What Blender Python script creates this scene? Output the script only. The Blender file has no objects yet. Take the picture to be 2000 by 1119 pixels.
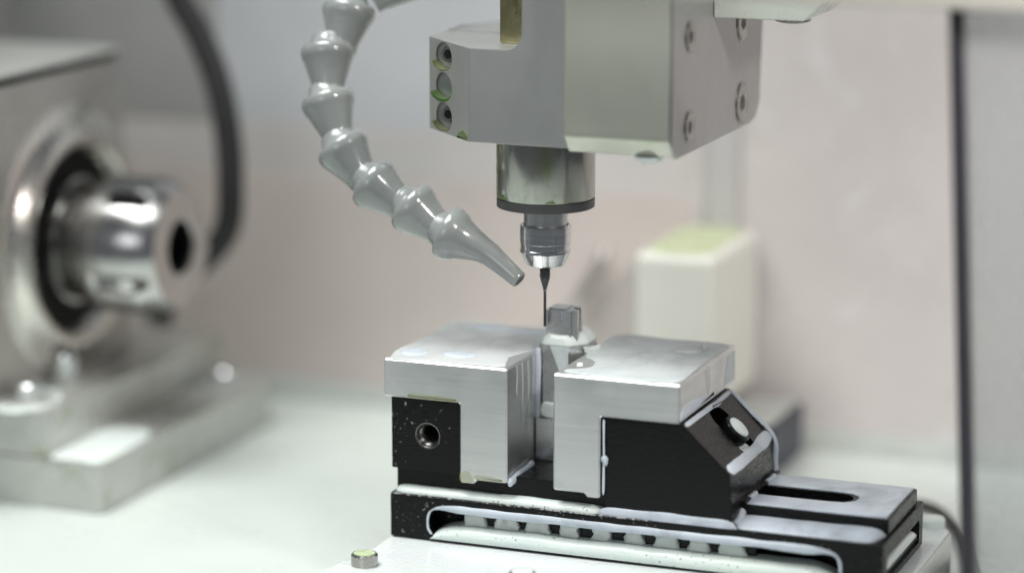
import bpy, bmesh, math, random
from mathutils import Vector, Matrix, noise
random.seed(7)
R = math.radians
K = 1 / 500.0          # modelling unit (0.2 mm) -> scene unit (10 cm)
Z0 = 440.0             # machine table top lies at -440 modelling units
def W(x, y, z): return Vector((x * K, y * K, (z + Z0) * K))

sc = bpy.context.scene
col = sc.collection

# ------------------------------------------------------------------ camera
cd = bpy.data.cameras.new('camera'); cam = bpy.data.objects.new('camera', cd); col.objects.link(cam)
cam.location = W(1800.95, -4593.54, 1201.52)
cam.rotation_euler = (R(90 - 12.02), 0, R(21.3))
cd.sensor_width = 36; cd.lens = 99.99; cd.clip_start = 0.05; cd.clip_end = 200
cd.dof.use_dof = True; cd.dof.focus_distance = 5110 * K; cd.dof.aperture_fstop = 0.262; cd.dof.aperture_blades = 0
sc.camera = cam

# ------------------------------------------------------------------ world and lamps
w = bpy.data.worlds.new('World'); sc.world = w; w.use_nodes = True
w.node_tree.nodes['Background'].inputs[0].default_value = (0.86, 0.92, 1.0, 1)
w.node_tree.nodes['Background'].inputs[1].default_value = 0.15
def area(name, loc, target, sx, sy, power, colr):
    d = bpy.data.lights.new(name, 'AREA'); d.shape = 'RECTANGLE'; d.size = sx; d.size_y = sy
    d.energy = power; d.color = colr
    o = bpy.data.objects.new(name, d); col.objects.link(o); o.location = loc
    o.rotation_euler = (Vector(target) - Vector(loc)).to_track_quat('-Z', 'Y').to_euler()
    return o
cl = area('ceiling_lamp', (-2.0, -1.2, 7.0), (-1.2, -0.4, 0.0), 4.6, 3.6, 172, (0.97, 1.0, 0.97)); cl.data.spread = R(84)
area('front_fill', (-1.5, -14.0, 5.5), (0.2, 0.5, 0.9), 6.0, 4.0, 170, (0.93, 0.97, 1.0))  # unseen source added as fill for the front faces
ml = area('right_fill', (4.6, -2.2, 4.6), (0.7, 2.5, 0.2), 1.0, 0.8, 56, (1.0, 0.95, 0.91)); ml.data.spread = R(75)  # unseen lamp added to brighten the wall at the right

vs = sc.view_settings
vs.view_transform = 'Standard'; vs.look = 'None'; vs.exposure = 0.0; vs.gamma = 1.0
sc.cycles.use_denoising = True

# ------------------------------------------------------------------ materials
def new_mat(name):
    m = bpy.data.materials.new(name); m.use_nodes = True
    nt = m.node_tree; b = nt.nodes['Principled BSDF']
    return m, nt, b
def nd(nt, typ, **kw):
    n = nt.nodes.new(typ)
    for k, v in kw.items():
        if k in ('ins',):
            for a, b in v.items(): n.inputs[a].default_value = b
        else: setattr(n, k, v)
    return n
def ramp(nt, src, stops):
    r = nt.nodes.new('ShaderNodeValToRGB'); e = r.color_ramp.elements
    while len(e) < len(stops): e.new(0.5)
    for el, (p, c) in zip(e, stops):
        el.position = p; el.color = c if len(c) == 4 else (*c, 1)
    nt.links.new(src, r.inputs[0]); return r
def coords(nt, scale=(1, 1, 1), rot=(0, 0, 0)):
    tc = nt.nodes.new('ShaderNodeTexCoord'); mp = nt.nodes.new('ShaderNodeMapping')
    mp.inputs['Scale'].default_value = scale; mp.inputs['Rotation'].default_value = rot
    nt.links.new(tc.outputs['Object'], mp.inputs[0]); return mp.outputs[0]
def noise_tex(nt, vec, scale, detail=4, rough=0.55, dist=0.0):
    n = nt.nodes.new('ShaderNodeTexNoise'); n.inputs['Scale'].default_value = scale
    n.inputs['Detail'].default_value = detail; n.inputs['Roughness'].default_value = rough
    n.inputs['Distortion'].default_value = dist
    nt.links.new(vec, n.inputs['Vector']); return n.outputs[0]
def mixc(nt, fac, a, b, mode='MIX'):
    m = nt.nodes.new('ShaderNodeMix'); m.data_type = 'RGBA'; m.blend_type = mode
    for s, v in ((0, fac), (6, a), (7, b)):
        if hasattr(v, 'links') or isinstance(v, bpy.types.NodeSocket): nt.links.new(v, m.inputs[s])
        elif s == 0: m.inputs[0].default_value = v
        else: m.inputs[s].default_value = (*v, 1)
    return m.outputs[2]
def bump(nt, b, src, strength=0.2, dist=0.002, prev=None):
    n = nt.nodes.new('ShaderNodeBump'); n.inputs['Strength'].default_value = strength
    n.inputs['Distance'].default_value = dist; nt.links.new(src, n.inputs['Height'])
    if prev is not None: nt.links.new(prev, n.inputs['Normal'])
    nt.links.new(n.outputs[0], b.inputs['Normal']); return n.outputs[0]
def surf(name, base, rough=0.4, metal=0.0, var=0.12, vscale=6.0, rvar=0.12, fine=0.0, fscale=120, stain=None, stretch=(1, 1, 1), coat=0.0):
    """general worn surface: large mottling, roughness variation, fine relief, optional stain colour (col, threshold, scale)"""
    m, nt, b = new_mat(name)
    v = coords(nt, stretch)
    n1 = noise_tex(nt, v, vscale, 6)
    c = mixc(nt, ramp(nt, n1, [(0.3, (0, 0, 0)), (0.7, (1, 1, 1))]).outputs[0],
             tuple(x * (1 - var) for x in base), tuple(min(1, x * (1 + var)) for x in base))
    if stain:
        sc_, th, ss = stain
        n2 = noise_tex(nt, v, ss, 5, 0.6, 0.6)
        c = mixc(nt, ramp(nt, n2, [(th, (0, 0, 0)), (th + 0.12, (1, 1, 1))]).outputs[0], c, sc_)
    nt.links.new(c, b.inputs['Base Color'])
    b.inputs['Metallic'].default_value = metal
    n3 = noise_tex(nt, v, vscale * 2.3, 5)
    mr = nd(nt, 'ShaderNodeMapRange', ins={1: 0.3, 2: 0.7, 3: max(0.02, rough - rvar), 4: min(1, rough + rvar)})
    nt.links.new(n3, mr.inputs[0]); nt.links.new(mr.outputs[0], b.inputs['Roughness'])
    if fine: bump(nt, b, noise_tex(nt, v, fscale, 3), fine, 0.003)
    if coat: b.inputs['Coat Weight'].default_value = coat; b.inputs['Coat Roughness'].default_value = 0.06
    return m

def milled_aluminium(name, lines=True, tone=0.82, rough=0.36):
    m, nt, b = new_mat(name)
    v = coords(nt); vx = coords(nt, (0.35, 0.35, 9.0))
    wv = nd(nt, 'ShaderNodeTexWave', wave_type='BANDS', bands_direction='Z',
            ins={'Scale': 36.0, 'Distortion': 1.6, 'Detail': 3.0, 'Detail Scale': 2.0})
    nt.links.new(v, wv.inputs[0])
    n1 = noise_tex(nt, vx, 7, 6); n2 = noise_tex(nt, v, 5, 5, 0.6); n4 = noise_tex(nt, v, 60, 3)
    c = mixc(nt, ramp(nt, n1, [(0.3, (0, 0, 0)), (0.7, (1, 1, 1))]).outputs[0], (tone * .92,) * 3, (tone * 1.04, tone * 1.04, tone * 1.03))
    c = mixc(nt, ramp(nt, n2, [(0.60, (0, 0, 0)), (0.78, (0.55, 0.55, 0.55))]).outputs[0], c, (0.52, 0.50, 0.40))
    c = mixc(nt, ramp(nt, wv.outputs[1], [(0.0, (0.0, 0, 0)), (1, (0.13, 0.13, 0.13))]).outputs[0], c, (0.35, 0.35, 0.36))
    c = mixc(nt, ramp(nt, n4, [(0.73, (0, 0, 0)), (0.76, (1, 1, 1))]).outputs[0], c, (0.22, 0.22, 0.18))
    nt.links.new(c, b.inputs['Base Color'])
    b.inputs['Metallic'].default_value = 1.0
    mr = nd(nt, 'ShaderNodeMapRange', ins={1: 0.3, 2: 0.7, 3: rough - .06, 4: rough + .14}); nt.links.new(n2, mr.inputs[0])
    nt.links.new(mr.outputs[0], b.inputs['Roughness'])
    p = bump(nt, b, wv.outputs[1], 0.10, 0.0012)
    bump(nt, b, noise_tex(nt, vx, 60, 4), 0.12, 0.002, p)
    return m

def emulsion(name, base, thin=0.0, bubbles=0.0):
    m, nt, b = new_mat(name)
    v = coords(nt)
    n1 = noise_tex(nt, v, 4.0, 4, 0.5, 0.4)
    c = mixc(nt, ramp(nt, n1, [(0.3, (0, 0, 0)), (0.72, (1, 1, 1))]).outputs[0], base, tuple(min(1, x * f) for x, f in zip(base, (1.05, 1.06, 0.98))))
    if bubbles:
        vo = nd(nt, 'ShaderNodeTexVoronoi', ins={'Scale': 48.0, 'Randomness': 1.0}); nt.links.new(v, vo.inputs[0])
        n2 = noise_tex(nt, v, 9, 4)
        f = ramp(nt, vo.outputs[0], [(0.10, (1, 1, 1)), (0.22, (0, 0, 0))]).outputs[0]
        g = ramp(nt, n2, [(0.46, (0, 0, 0)), (0.56, (1, 1, 1))]).outputs[0]
        mm = nd(nt, 'ShaderNodeMath', operation='MULTIPLY'); nt.links.new(f, mm.inputs[0]); nt.links.new(g, mm.inputs[1])
        m2 = nd(nt, 'ShaderNodeMath', operation='MULTIPLY', ins={1: bubbles}); nt.links.new(mm.outputs[0], m2.inputs[0])
        c = mixc(nt, m2.outputs[0], c, (0.10, 0.11, 0.12))
        bump(nt, b, vo.outputs[0], 0.25, 0.004)
    nt.links.new(c, b.inputs['Base Color'])
    b.inputs['Roughness'].default_value = 0.10; b.inputs['IOR'].default_value = 1.36
    b.inputs['Subsurface Weight'].default_value = 0.25; b.inputs['Subsurface Scale'].default_value = 0.02
    b.inputs['Subsurface Radius'].default_value = (0.8, 1.0, 1.0)
    return m
def film_mat(name, base, body=0.75):
    """thin coolant film: part milky, part clear, with a wet gloss"""
    m, nt, b = new_mat(name)
    v = coords(nt)
    n1 = noise_tex(nt, v, 3.5, 6, 0.6, 0.8); n2 = noise_tex(nt, v, 14, 4)
    r = ramp(nt, n1, [(0.28, (body * .62,) * 3), (0.52, (body,) * 3), (0.75, (min(1, body * 1.2),) * 3)])
    tr = nt.nodes.new('ShaderNodeBsdfTransparent'); mx = nt.nodes.new('ShaderNodeMixShader')
    nt.links.new(r.outputs[0], mx.inputs[0]); nt.links.new(tr.outputs[0], mx.inputs[1]); nt.links.new(b.outputs[0], mx.inputs[2])
    nt.links.new(mx.outputs[0], nt.nodes['Material Output'].inputs[0])
    c = mixc(nt, n2, tuple(x * .94 for x in base), tuple(min(1, x * 1.04) for x in base))
    nt.links.new(c, b.inputs['Base Color'])
    b.inputs['Roughness'].default_value = 0.16; b.inputs['IOR'].default_value = 1.36
    bump(nt, b, n1, 0.15, 0.004)
    return m

def turned_steel(name, tone, rough, axis=2, band=60, green=0.0, metal=1.0, lo=.88, hi=1.08):
    m, nt, b = new_mat(name)
    s = [1.0, 1.0, 1.0]; s[axis] = band / 4
    v = coords(nt); vs_ = coords(nt, tuple(s))
    n1 = noise_tex(nt, vs_, 4, 5); n2 = noise_tex(nt, v, 7, 5, 0.65, 0.7)
    c = mixc(nt, ramp(nt, n1, [(0.3, (0, 0, 0)), (0.7, (1, 1, 1))]).outputs[0], tuple(x * lo for x in tone), tuple(min(1, x * hi) for x in tone))
    if green:
        c = mixc(nt, ramp(nt, n2, [(0.54, (0, 0, 0)), (0.66, (green,) * 3)]).outputs[0], c, (0.20, 0.25, 0.07))
    nt.links.new(c, b.inputs['Base Color']); b.inputs['Metallic'].default_value = metal
    mr = nd(nt, 'ShaderNodeMapRange', ins={1: 0.3, 2: 0.7, 3: max(.04, rough - .06), 4: rough + .08}); nt.links.new(n2, mr.inputs[0])
    nt.links.new(mr.outputs[0], b.inputs['Roughness'])
    bump(nt, b, n1, 0.08, 0.002)
    return m

def speckled_black(name, base=(0.006, 0.006, 0.006), rough=0.33, amount=0.59, hi=0.30):
    """blackened steel with dried coolant specks"""
    m, nt, b = new_mat(name)
    v = coords(nt); vg = coords(nt, (1, 1, 8))
    n1 = noise_tex(nt, v, 75, 2, 0.5); n2 = noise_tex(nt, v, 5, 4); n3 = noise_tex(nt, vg, 25, 4)
    c = mixc(nt, n3, tuple(x * .7 for x in base), tuple(x * 1.6 for x in base))
    ad = nd(nt, 'ShaderNodeMath', operation='MULTIPLY_ADD', ins={1: 0.28, 2: -0.14}); nt.links.new(n2, ad.inputs[0])
    su = nd(nt, 'ShaderNodeMath', operation='ADD'); nt.links.new(n1, su.inputs[0]); nt.links.new(ad.outputs[0], su.inputs[1])
    c = mixc(nt, ramp(nt, su.outputs[0], [(amount + .10, (0, 0, 0)), (amount + .16, (1, 1, 1))]).outputs[0], c, (hi,) * 3)
    nt.links.new(c, b.inputs['Base Color'])
    mr = nd(nt, 'ShaderNodeMapRange', ins={1: 0.3, 2: 0.7, 3: rough - .1, 4: rough + .15}); nt.links.new(n3, mr.inputs[0])
    nt.links.new(mr.outputs[0], b.inputs['Roughness'])
    b.inputs['Specular IOR Level'].default_value = 0.2
    bump(nt, b, su.outputs[0], 0.10, 0.003)
    return m

M = {}
M['alu'] = milled_aluminium('milled_aluminium', tone=0.74)
M['alu_side'] = milled_aluminium('wet_aluminium', tone=0.7, rough=0.24)
M['black'] = speckled_black('black_oxide_steel')
M['black_clean'] = speckled_black('black_oxide_wet', rough=0.26, amount=0.70)
M['dark_hole'] = surf('dark_thread', (0.16, 0.16, 0.15), 0.25, 0.9)
M['worn'] = speckled_black('worn_steel_edge', (0.05, 0.05, 0.05), 0.3, 0.42, 0.42)
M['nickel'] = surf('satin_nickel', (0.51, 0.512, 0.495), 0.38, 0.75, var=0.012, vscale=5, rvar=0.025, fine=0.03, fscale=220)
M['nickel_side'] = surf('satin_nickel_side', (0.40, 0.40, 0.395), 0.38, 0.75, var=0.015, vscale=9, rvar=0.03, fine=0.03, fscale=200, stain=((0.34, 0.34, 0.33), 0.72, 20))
M['cover'] = surf('yellowed_nickel', (0.55, 0.555, 0.475), 0.34, 0.6, var=0.02, vscale=4, rvar=0.03, fine=0.04, fscale=200, stain=((0.53, 0.56, 0.40), 0.64, 5))
M['olive'] = surf('coolant_stained_steel', (0.30, 0.28, 0.15), 0.28, 0.8, var=0.3, vscale=10, stain=((0.12, 0.12, 0.06), 0.55, 14), stretch=(1, 1, .4))  # olive coolant stain, darkened to hold the shade on the column
M['spindle'] = turned_steel('spindle_steel', (0.46, 0.455, 0.42), 0.18, 2, 0.6, green=0.75, lo=.55, hi=1.2)  # light and dark upright streaks paint reflections into the steel colour
M['ring_black'] = turned_steel('blackened_ring', (0.10, 0.10, 0.10), 0.42, 2, 80, metal=0.5)
M['bright'] = turned_steel('polished_steel', (0.72, 0.72, 0.73), 0.16, 2, 80)
M['bright_x'] = turned_steel('polished_steel_turned', (0.52, 0.51, 0.50), 0.19, 0, 60)
M['ring_satin'] = turned_steel('satin_flange', (0.66, 0.63, 0.59), 0.26, 0, 3)
M['satin'] = turned_steel('satin_steel', (0.55, 0.55, 0.55), 0.30, 2, 80)
M['carbide'] = surf('dark_carbide', (0.055, 0.055, 0.058), 0.34, 0.6, var=0.2, vscale=20)
M['hose'] = surf('grey_acetal', (0.26, 0.275, 0.27), 0.20, 0.0, var=0.14, vscale=5, rvar=0.1, fine=0.06, fscale=40, coat=0.8)
M['milk'] = emulsion('milky_coolant', (0.78, 0.84, 0.845))
M['milk_blue'] = film_mat('thin_milky_coolant', (0.66, 0.72, 0.80), 0.90)
M['milk_foam'] = emulsion('foaming_coolant', (0.70, 0.775, 0.765), bubbles=0.8)
M['milk_sheet'] = emulsion('bubbly_thin_coolant', (0.68, 0.72, 0.75), bubbles=0.3)
M['foam'] = emulsion('coolant_foam', (0.64, 0.68, 0.67), bubbles=1.0)
M['film'] = film_mat('coolant_film', (0.78, 0.80, 0.80), 0.70)
M['film_green'] = film_mat('green_residue_film', (0.46, 0.48, 0.20), 0.26)
M['film_streak'] = film_mat('coolant_streak_film', (0.70, 0.73, 0.75), 0.42)
M['film_thick'] = film_mat('thick_coolant_film', (0.76, 0.82, 0.83), 0.85)
M['green_wet'] = surf('wet_green_coolant', (0.06, 0.125, 0.02), 0.06, 0, var=0.3, vscale=14)
M['green_dark'] = surf('dark_green_coolant', (0.12, 0.17, 0.07), 0.45, 0, var=0.25, vscale=14)
M['green_thin'] = surf('thin_green_coolant', (0.22, 0.32, 0.20), 0.12, 0, var=0.3, vscale=14)
M['green'] = surf('green_coolant', (0.13, 0.145, 0.045), 0.10, 0, var=0.25, vscale=14)
M['green_dry'] = surf('dried_green_coolant', (0.52, 0.62, 0.38), 0.3, 0, var=0.2, vscale=16)
M['steel_bolt'] = surf('bolt_steel', (0.40, 0.39, 0.37), 0.26, 1.0, var=0.12, vscale=14)
M['socket'] = surf('socket_dark', (0.02, 0.02, 0.018), 0.35, 0.4)
M['work'] = milled_aluminium('workpiece_aluminium', tone=0.64, rough=0.26)
M['table'] = surf('wet_white_table', (0.66, 0.715, 0.68), 0.30, 0, var=0.03, vscale=1.2, rvar=0.08)
M['wall'] = surf('beige_enclosure_paint', (0.635, 0.56, 0.53), 0.34, 0, var=0.05, vscale=1.4, rvar=0.1, stain=((0.61, 0.545, 0.515), 0.60, 2.4))
M['wall_grey'] = surf('grey_enclosure_paint', (0.53, 0.515, 0.52), 0.36, 0, var=0.05, vscale=1.4, rvar=0.1)
M['wall_right'] = surf('pale_enclosure_paint', (0.61, 0.57, 0.56), 0.32, 0, var=0.06, vscale=1.8, rvar=0.12, stain=((0.66, 0.635, 0.64), 0.58, 2.6))  # pale blotches paint in reflected light along with water droplets
M['wall_blue'] = surf('cool_grey_paint', (0.56, 0.57, 0.595), 0.34, 0, var=0.05, vscale=1.4)
M['wall_mid'] = surf('grey_beige_paint', (0.61, 0.575, 0.565), 0.34, 0, var=0.05, vscale=1.4)
M['wall_shade'] = surf('shade_toned_paint', (0.36, 0.36, 0.355), 0.4, 0, var=0.06, vscale=1.4)  # dimmer light at the left is put into this darker colour
M['skirting'] = surf('green_grey_skirting', (0.46, 0.49, 0.465), 0.35, 0, var=0.08, vscale=3)
M['cast'] = surf('machined_bracket', (0.56, 0.565, 0.54), 0.34, 0.5, var=0.08, vscale=3, rvar=0.1, stain=((0.38, 0.39, 0.28), 0.62, 4), fine=0.04)
M['cast_face'] = surf('satin_housing', (0.46, 0.44, 0.415), 0.34, 0.6, var=0.08, vscale=3, rvar=0.08, fine=0.03)
M['cream'] = surf('cream_plastic', (0.71, 0.71, 0.65), 0.40, 0, var=0.04, vscale=3)
M['cream_green'] = surf('green_stained_cream', (0.56, 0.62, 0.38), 0.25, 0, var=0.12, vscale=3)
M['navy'] = surf('dark_navy_enamel', (0.016, 0.021, 0.04), 0.4, 0, var=0.15, vscale=4)
M['rubber'] = surf('dark_rubber', (0.035, 0.032, 0.042), 0.55, 0, var=0.2, vscale=6)
M['seal_shade'] = surf('seal_and_shade_black', (0.008, 0.008, 0.008), 0.6, 0, var=0.2, vscale=6); M['seal_shade'].node_tree.nodes['Principled BSDF'].inputs['Specular IOR Level'].default_value = 0.15
M['cable'] = surf('black_braided_cable', (0.016, 0.016, 0.016), 0.5, 0, var=0.5, vscale=40, fine=0.3, fscale=60, stain=((0.07, 0.07, 0.07), 0.62, 50))
M['header'] = surf('pale_header_paint', (0.62, 0.59, 0.53), 0.35, 0, var=0.05, vscale=2)
M['strip'] = surf('pale_green_plate', (0.60, 0.64, 0.58), 0.30, 0.2, var=0.05, vscale=3)
def glass():
    m, nt, b = new_mat('wet_door_pane')
    v = coords(nt, (1, 1, 0.35)); n1 = noise_tex(nt, v, 6, 6, 0.65, 0.5)
    nt.links.new(mixc(nt, n1, (0.52, 0.53, 0.53), (0.64, 0.64, 0.65)), b.inputs['Base Color'])
    b.inputs['Roughness'].default_value = 0.18
    tr = nt.nodes.new('ShaderNodeBsdfTransparent'); tr.inputs[0].default_value = (0.90, 0.92, 0.92, 1)
    mx = nt.nodes.new('ShaderNodeMixShader')
    r = ramp(nt, n1, [(0.25, (0.22,) * 3), (0.75, (0.42,) * 3)])
    nt.links.new(r.outputs[0], mx.inputs[0]); nt.links.new(tr.outputs[0], mx.inputs[1]); nt.links.new(b.outputs[0], mx.inputs[2])
    nt.links.new(mx.outputs[0], nt.nodes['Material Output'].inputs[0])
    bump(nt, b, n1, 0.1, 0.01)
    return m
M['glass'] = glass()

# ------------------------------------------------------------------ mesh helpers (all in modelling units)
def box(bm, x0, x1, y0, y1, z0, z1, bev=0, seg=2):
    v = [bm.verts.new(p) for p in ((x0, y0, z0), (x1, y0, z0), (x1, y1, z0), (x0, y1, z0), (x0, y0, z1), (x1, y0, z1), (x1, y1, z1), (x0, y1, z1))]
    bm.faces.layers.int.get('flat') or bm.faces.layers.int.new('flat')
    f = [bm.faces.new([v[i] for i in q]) for q in ((3, 2, 1, 0), (4, 5, 6, 7), (0, 1, 5, 4), (1, 2, 6, 5), (2, 3, 7, 6), (3, 0, 4, 7))]
    if bev:
        ed = {e for q in f for e in q.edges}
        bmesh.ops.bevel(bm, geom=list(ed), offset=bev, segments=seg, affect='EDGES', profile=0.5)
    return bm
def prism(bm, pts, axis, a0, a1, bev=0, seg=2, bevel_end=True):
    """outline in the two other axes, extruded along axis 0 / 1 / 2"""
    bm.faces.layers.int.get('flat') or bm.faces.layers.int.new('flat')
    def P(p, a):
        return {0: (a, p[0], p[1]), 1: (p[0], a, p[1]), 2: (p[0], p[1], a)}[axis]
    lo = [bm.verts.new(P(p, a0)) for p in pts]; hi = [bm.verts.new(P(p, a1)) for p in pts]
    fs = [bm.faces.new(lo), bm.faces.new(hi)]
    n = len(pts)
    for i in range(n): fs.append(bm.faces.new((lo[i], lo[(i + 1) % n], hi[(i + 1) % n], hi[i])))
    bmesh.ops.recalc_face_normals(bm, faces=fs)
    if bev:
        ed = {e for q in fs for e in q.edges if e.calc_face_angle(0) > 0.3}
        bmesh.ops.bevel(bm, geom=list(ed), offset=bev, segments=seg, affect='EDGES', profile=0.5)
    return bm
def frame_of(d):
    d = Vector(d).normalized(); a = Vector((0, 0, 1)) if abs(d.z) < .9 else Vector((1, 0, 0))
    u = d.cross(a).normalized(); return d, u, d.cross(u).normalized()
def lathe(bm, prof, org, axis, seg=48, cap=True, angle=0):
    """prof: (radius, height) pairs along axis"""
    d, u, v = frame_of(axis); o = Vector(org); rings = []
    for r, h in prof:
        if r <= 1e-6: rings.append([bm.verts.new(o + d * h)])
        else: rings.append([bm.verts.new(o + d * h + (u * math.cos(angle + 2 * math.pi * i / seg) + v * math.sin(angle + 2 * math.pi * i / seg)) * r) for i in range(seg)])
    fs = []
    for a, b in zip(rings, rings[1:]):
        for i in range(seg):
            j = (i + 1) % seg
            if len(a) == 1 and len(b) == 1: continue
            if len(a) == 1: fs.append(bm.faces.new((a[0], b[i], b[j])))
            elif len(b) == 1: fs.append(bm.faces.new((a[i], b[0], a[j])))
            else: fs.append(bm.faces.new((a[i], b[i], b[j], a[j])))
    if cap:
        for q in (rings[0], rings[-1]):
            if len(q) > 2: fs.append(bm.faces.new(q))
    bmesh.ops.recalc_face_normals(bm, faces=fs)
    return bm
def spline(pts, n=8, closed=False):
    P = [Vector(p) for p in pts]; m = len(P); out = []
    rng = range(m if closed else m - 1)
    for i in rng:
        if closed: a, b, c, d = P[(i - 1) % m], P[i], P[(i + 1) % m], P[(i + 2) % m]
        else: a, b, c, d = P[max(i - 1, 0)], P[i], P[i + 1], P[min(i + 2, m - 1)]
        for k in range(n):
            t = k / n
            out.append(0.5 * ((2 * b) + (c - a) * t + (2 * a - 5 * b + 4 * c - d) * t * t + (3 * b - a - 3 * c + d) * t ** 3))
    if not closed: out.append(P[-1])
    return out
def tube(bm, pts, rad, seg=16, flat=None):
    """rad: number or list; flat=(direction, factor) squashes the section along a direction"""
    P = [Vector(p) for p in pts]; rings = []; u0 = None
    for i, p in enumerate(P):
        t = (P[min(i + 1, len(P) - 1)] - P[max(i - 1, 0)]).normalized()
        if u0 is None: _, u0, _ = frame_of(t)
        u = (u0 - t * u0.dot(t)).normalized(); v = t.cross(u); u0 = u
        r = rad[i] if isinstance(rad, (list, tuple)) else rad
        ring = []
        for k in range(seg):
            q = (u * math.cos(2 * math.pi * k / seg) + v * math.sin(2 * math.pi * k / seg)) * r
            if flat: fd = Vector(flat[0]).normalized(); q -= fd * q.dot(fd) * (1 - flat[1])
            ring.append(bm.verts.new(p + q))
        rings.append(ring)
    fs = []
    for a, b in zip(rings, rings[1:]):
        for k in range(seg): fs.append(bm.faces.new((a[k], b[k], b[(k + 1) % seg], a[(k + 1) % seg])))
    fs += [bm.faces.new(rings[0]), bm.faces.new(rings[-1])]
    bmesh.ops.recalc_face_normals(bm, faces=fs)
    return bm
def bead(bm, pts, r, wob=0.12, n=10, flat=None, seg=14):
    """rounded run of liquid along a path, tapering at both ends"""
    S = spline(pts, n); L = len(S); rr = []
    for i in range(L):
        e = min(i, L - 1 - i) / 3.0
        k = math.sqrt(max(0.0, 1 - (1 - min(1, e)) ** 2)) * 0.97 + 0.03
        rr.append(r * k * (1 + wob * noise.noise(S[i] * 0.02)))
    return tube(bm, S, rr, seg, flat)
def film(bm, outline, org, ex, ey, nrm, h, rim, n=6, wob=0.0, smooth=True):
    """flat puddle with a rounded meniscus; outline in the (ex, ey) plane from org"""
    P = [Vector((a, b, 0)) for a, b in outline]
    if smooth: P = spline(P, n, True)
    if sum(a.x * b.y - b.x * a.y for a, b in zip(P, P[1:] + P[:1])) < 0: P.reverse()
    if wob: P = [p + Vector((noise.noise(p * .05), noise.noise(p * .05 + Vector((9, 3, 1))), 0)) * wob for p in P]
    N = len(P); nr = []
    for i in range(N):
        t = (P[(i + 1) % N] - P[i - 1]); nr.append(Vector((-t.y, t.x, 0)).normalized())
    o, ex, ey, nz = Vector(org), Vector(ex).normalized(), Vector(ey).normalized(), Vector(nrm).normalized()
    rings = []
    for k, (di, hi) in enumerate(((0, -0.02), (0.02, .30), (.12, .58), (.35, .85), (.7, .97), (1, 1))):
        rings.append([bm.verts.new(o + ex * (P[i].x + nr[i].x * di * rim) + ey * (P[i].y + nr[i].y * di * rim) + nz * hi * h) for i in range(N)])
    fs = []
    for a, b in zip(rings, rings[1:]):
        for i in range(N): fs.append(bm.faces.new((a[i], a[(i + 1) % N], b[(i + 1) % N], b[i])))
    fs.append(bm.faces.new(rings[-1])); fs.append(bm.faces.new(rings[0][::-1]))
    bmesh.ops.recalc_face_normals(bm, faces=fs)
    return bm
def NB(): return bmesh.new()

# ------------------------------------------------------------------ object helpers
def thing(name, at, label, cat, group=None):
    o = bpy.data.objects.new(name, None); col.objects.link(o); o.location = W(*at); o.empty_display_size = 0.1
    o['label'] = label; o['category'] = cat
    if group: o['group'] = group
    return o
def root_of(o):
    while o.parent: o = o.parent
    return o
def weighted(o):
    md = o.modifiers.new('weighted_normal', 'WEIGHTED_NORMAL'); md.keep_sharp = True; md.weight = 80
def obj(name, bm, mat, parent=None, smooth=35, label=None, cat=None, kind=None, group=None, at=None):
    if parent is not None: base = root_of(parent).location.copy()
    else:
        if at is None:
            xs = [v.co for v in bm.verts]
            at = ((min(c.x for c in xs) + max(c.x for c in xs)) / 2, (min(c.y for c in xs) + max(c.y for c in xs)) / 2, min(c.z for c in xs))
        base = W(*at)
    lay = bm.faces.layers.int.get('flat'); is_flat = bool(lay) and len(bm.faces) < 600
    for v in bm.verts: v.co = W(*v.co) - base
    me = bpy.data.meshes.new(name); bm.to_mesh(me); bm.free()
    me.materials.append(M[mat] if isinstance(mat, str) else mat)
    o = bpy.data.objects.new(name, me); col.objects.link(o)
    if parent is None: o.location = base
    else: o.parent = parent
    if smooth:
        me.shade_smooth()
        try: me.set_sharp_from_angle(angle=R(smooth))
        except Exception: pass
    if smooth and kind != 'stuff' and is_flat: weighted(o)
    if label: o['label'] = label
    if cat: o['category'] = cat
    if kind: o['kind'] = kind
    if group: o['group'] = group
    return o
def carve(o, *cutters):
    """boolean-subtract cutter bmeshes (modelling units) from o"""
    base = root_of(o).location; o.modifiers.clear()
    for bm in cutters:
        for v in bm.verts: v.co = W(*v.co) - base
        me = bpy.data.meshes.new('cutter'); bm.to_mesh(me); bm.free()
        c = bpy.data.objects.new('cutter', me); col.objects.link(c); c.location = base
        bpy.context.view_layer.update()
        md = o.modifiers.new('cut', 'BOOLEAN'); md.object = c; md.operation = 'DIFFERENCE'; md.solver = 'EXACT'
        dg = bpy.context.evaluated_depsgraph_get(); dg.update()
        nm = bpy.data.meshes.new_from_object(o.evaluated_get(dg))
        o.modifiers.clear(); old = o.data; nm.name = old.name; o.data = nm
        bpy.data.objects.remove(c); bpy.data.meshes.remove(me)
    o.data.shade_smooth()
    try: o.data.set_sharp_from_angle(angle=R(30))
    except Exception: pass
    if 'nut' not in o.name: weighted(o)
    return o
def stuff(name, bm, mat, label, group=None):
    return obj(name, bm, mat, None, 60, label, 'coolant', 'stuff', group)
def hexhole(bm, org, axis, r, depth):
    return lathe(bm, [(r, 2), (r, -depth)], org, axis, 6)

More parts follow.
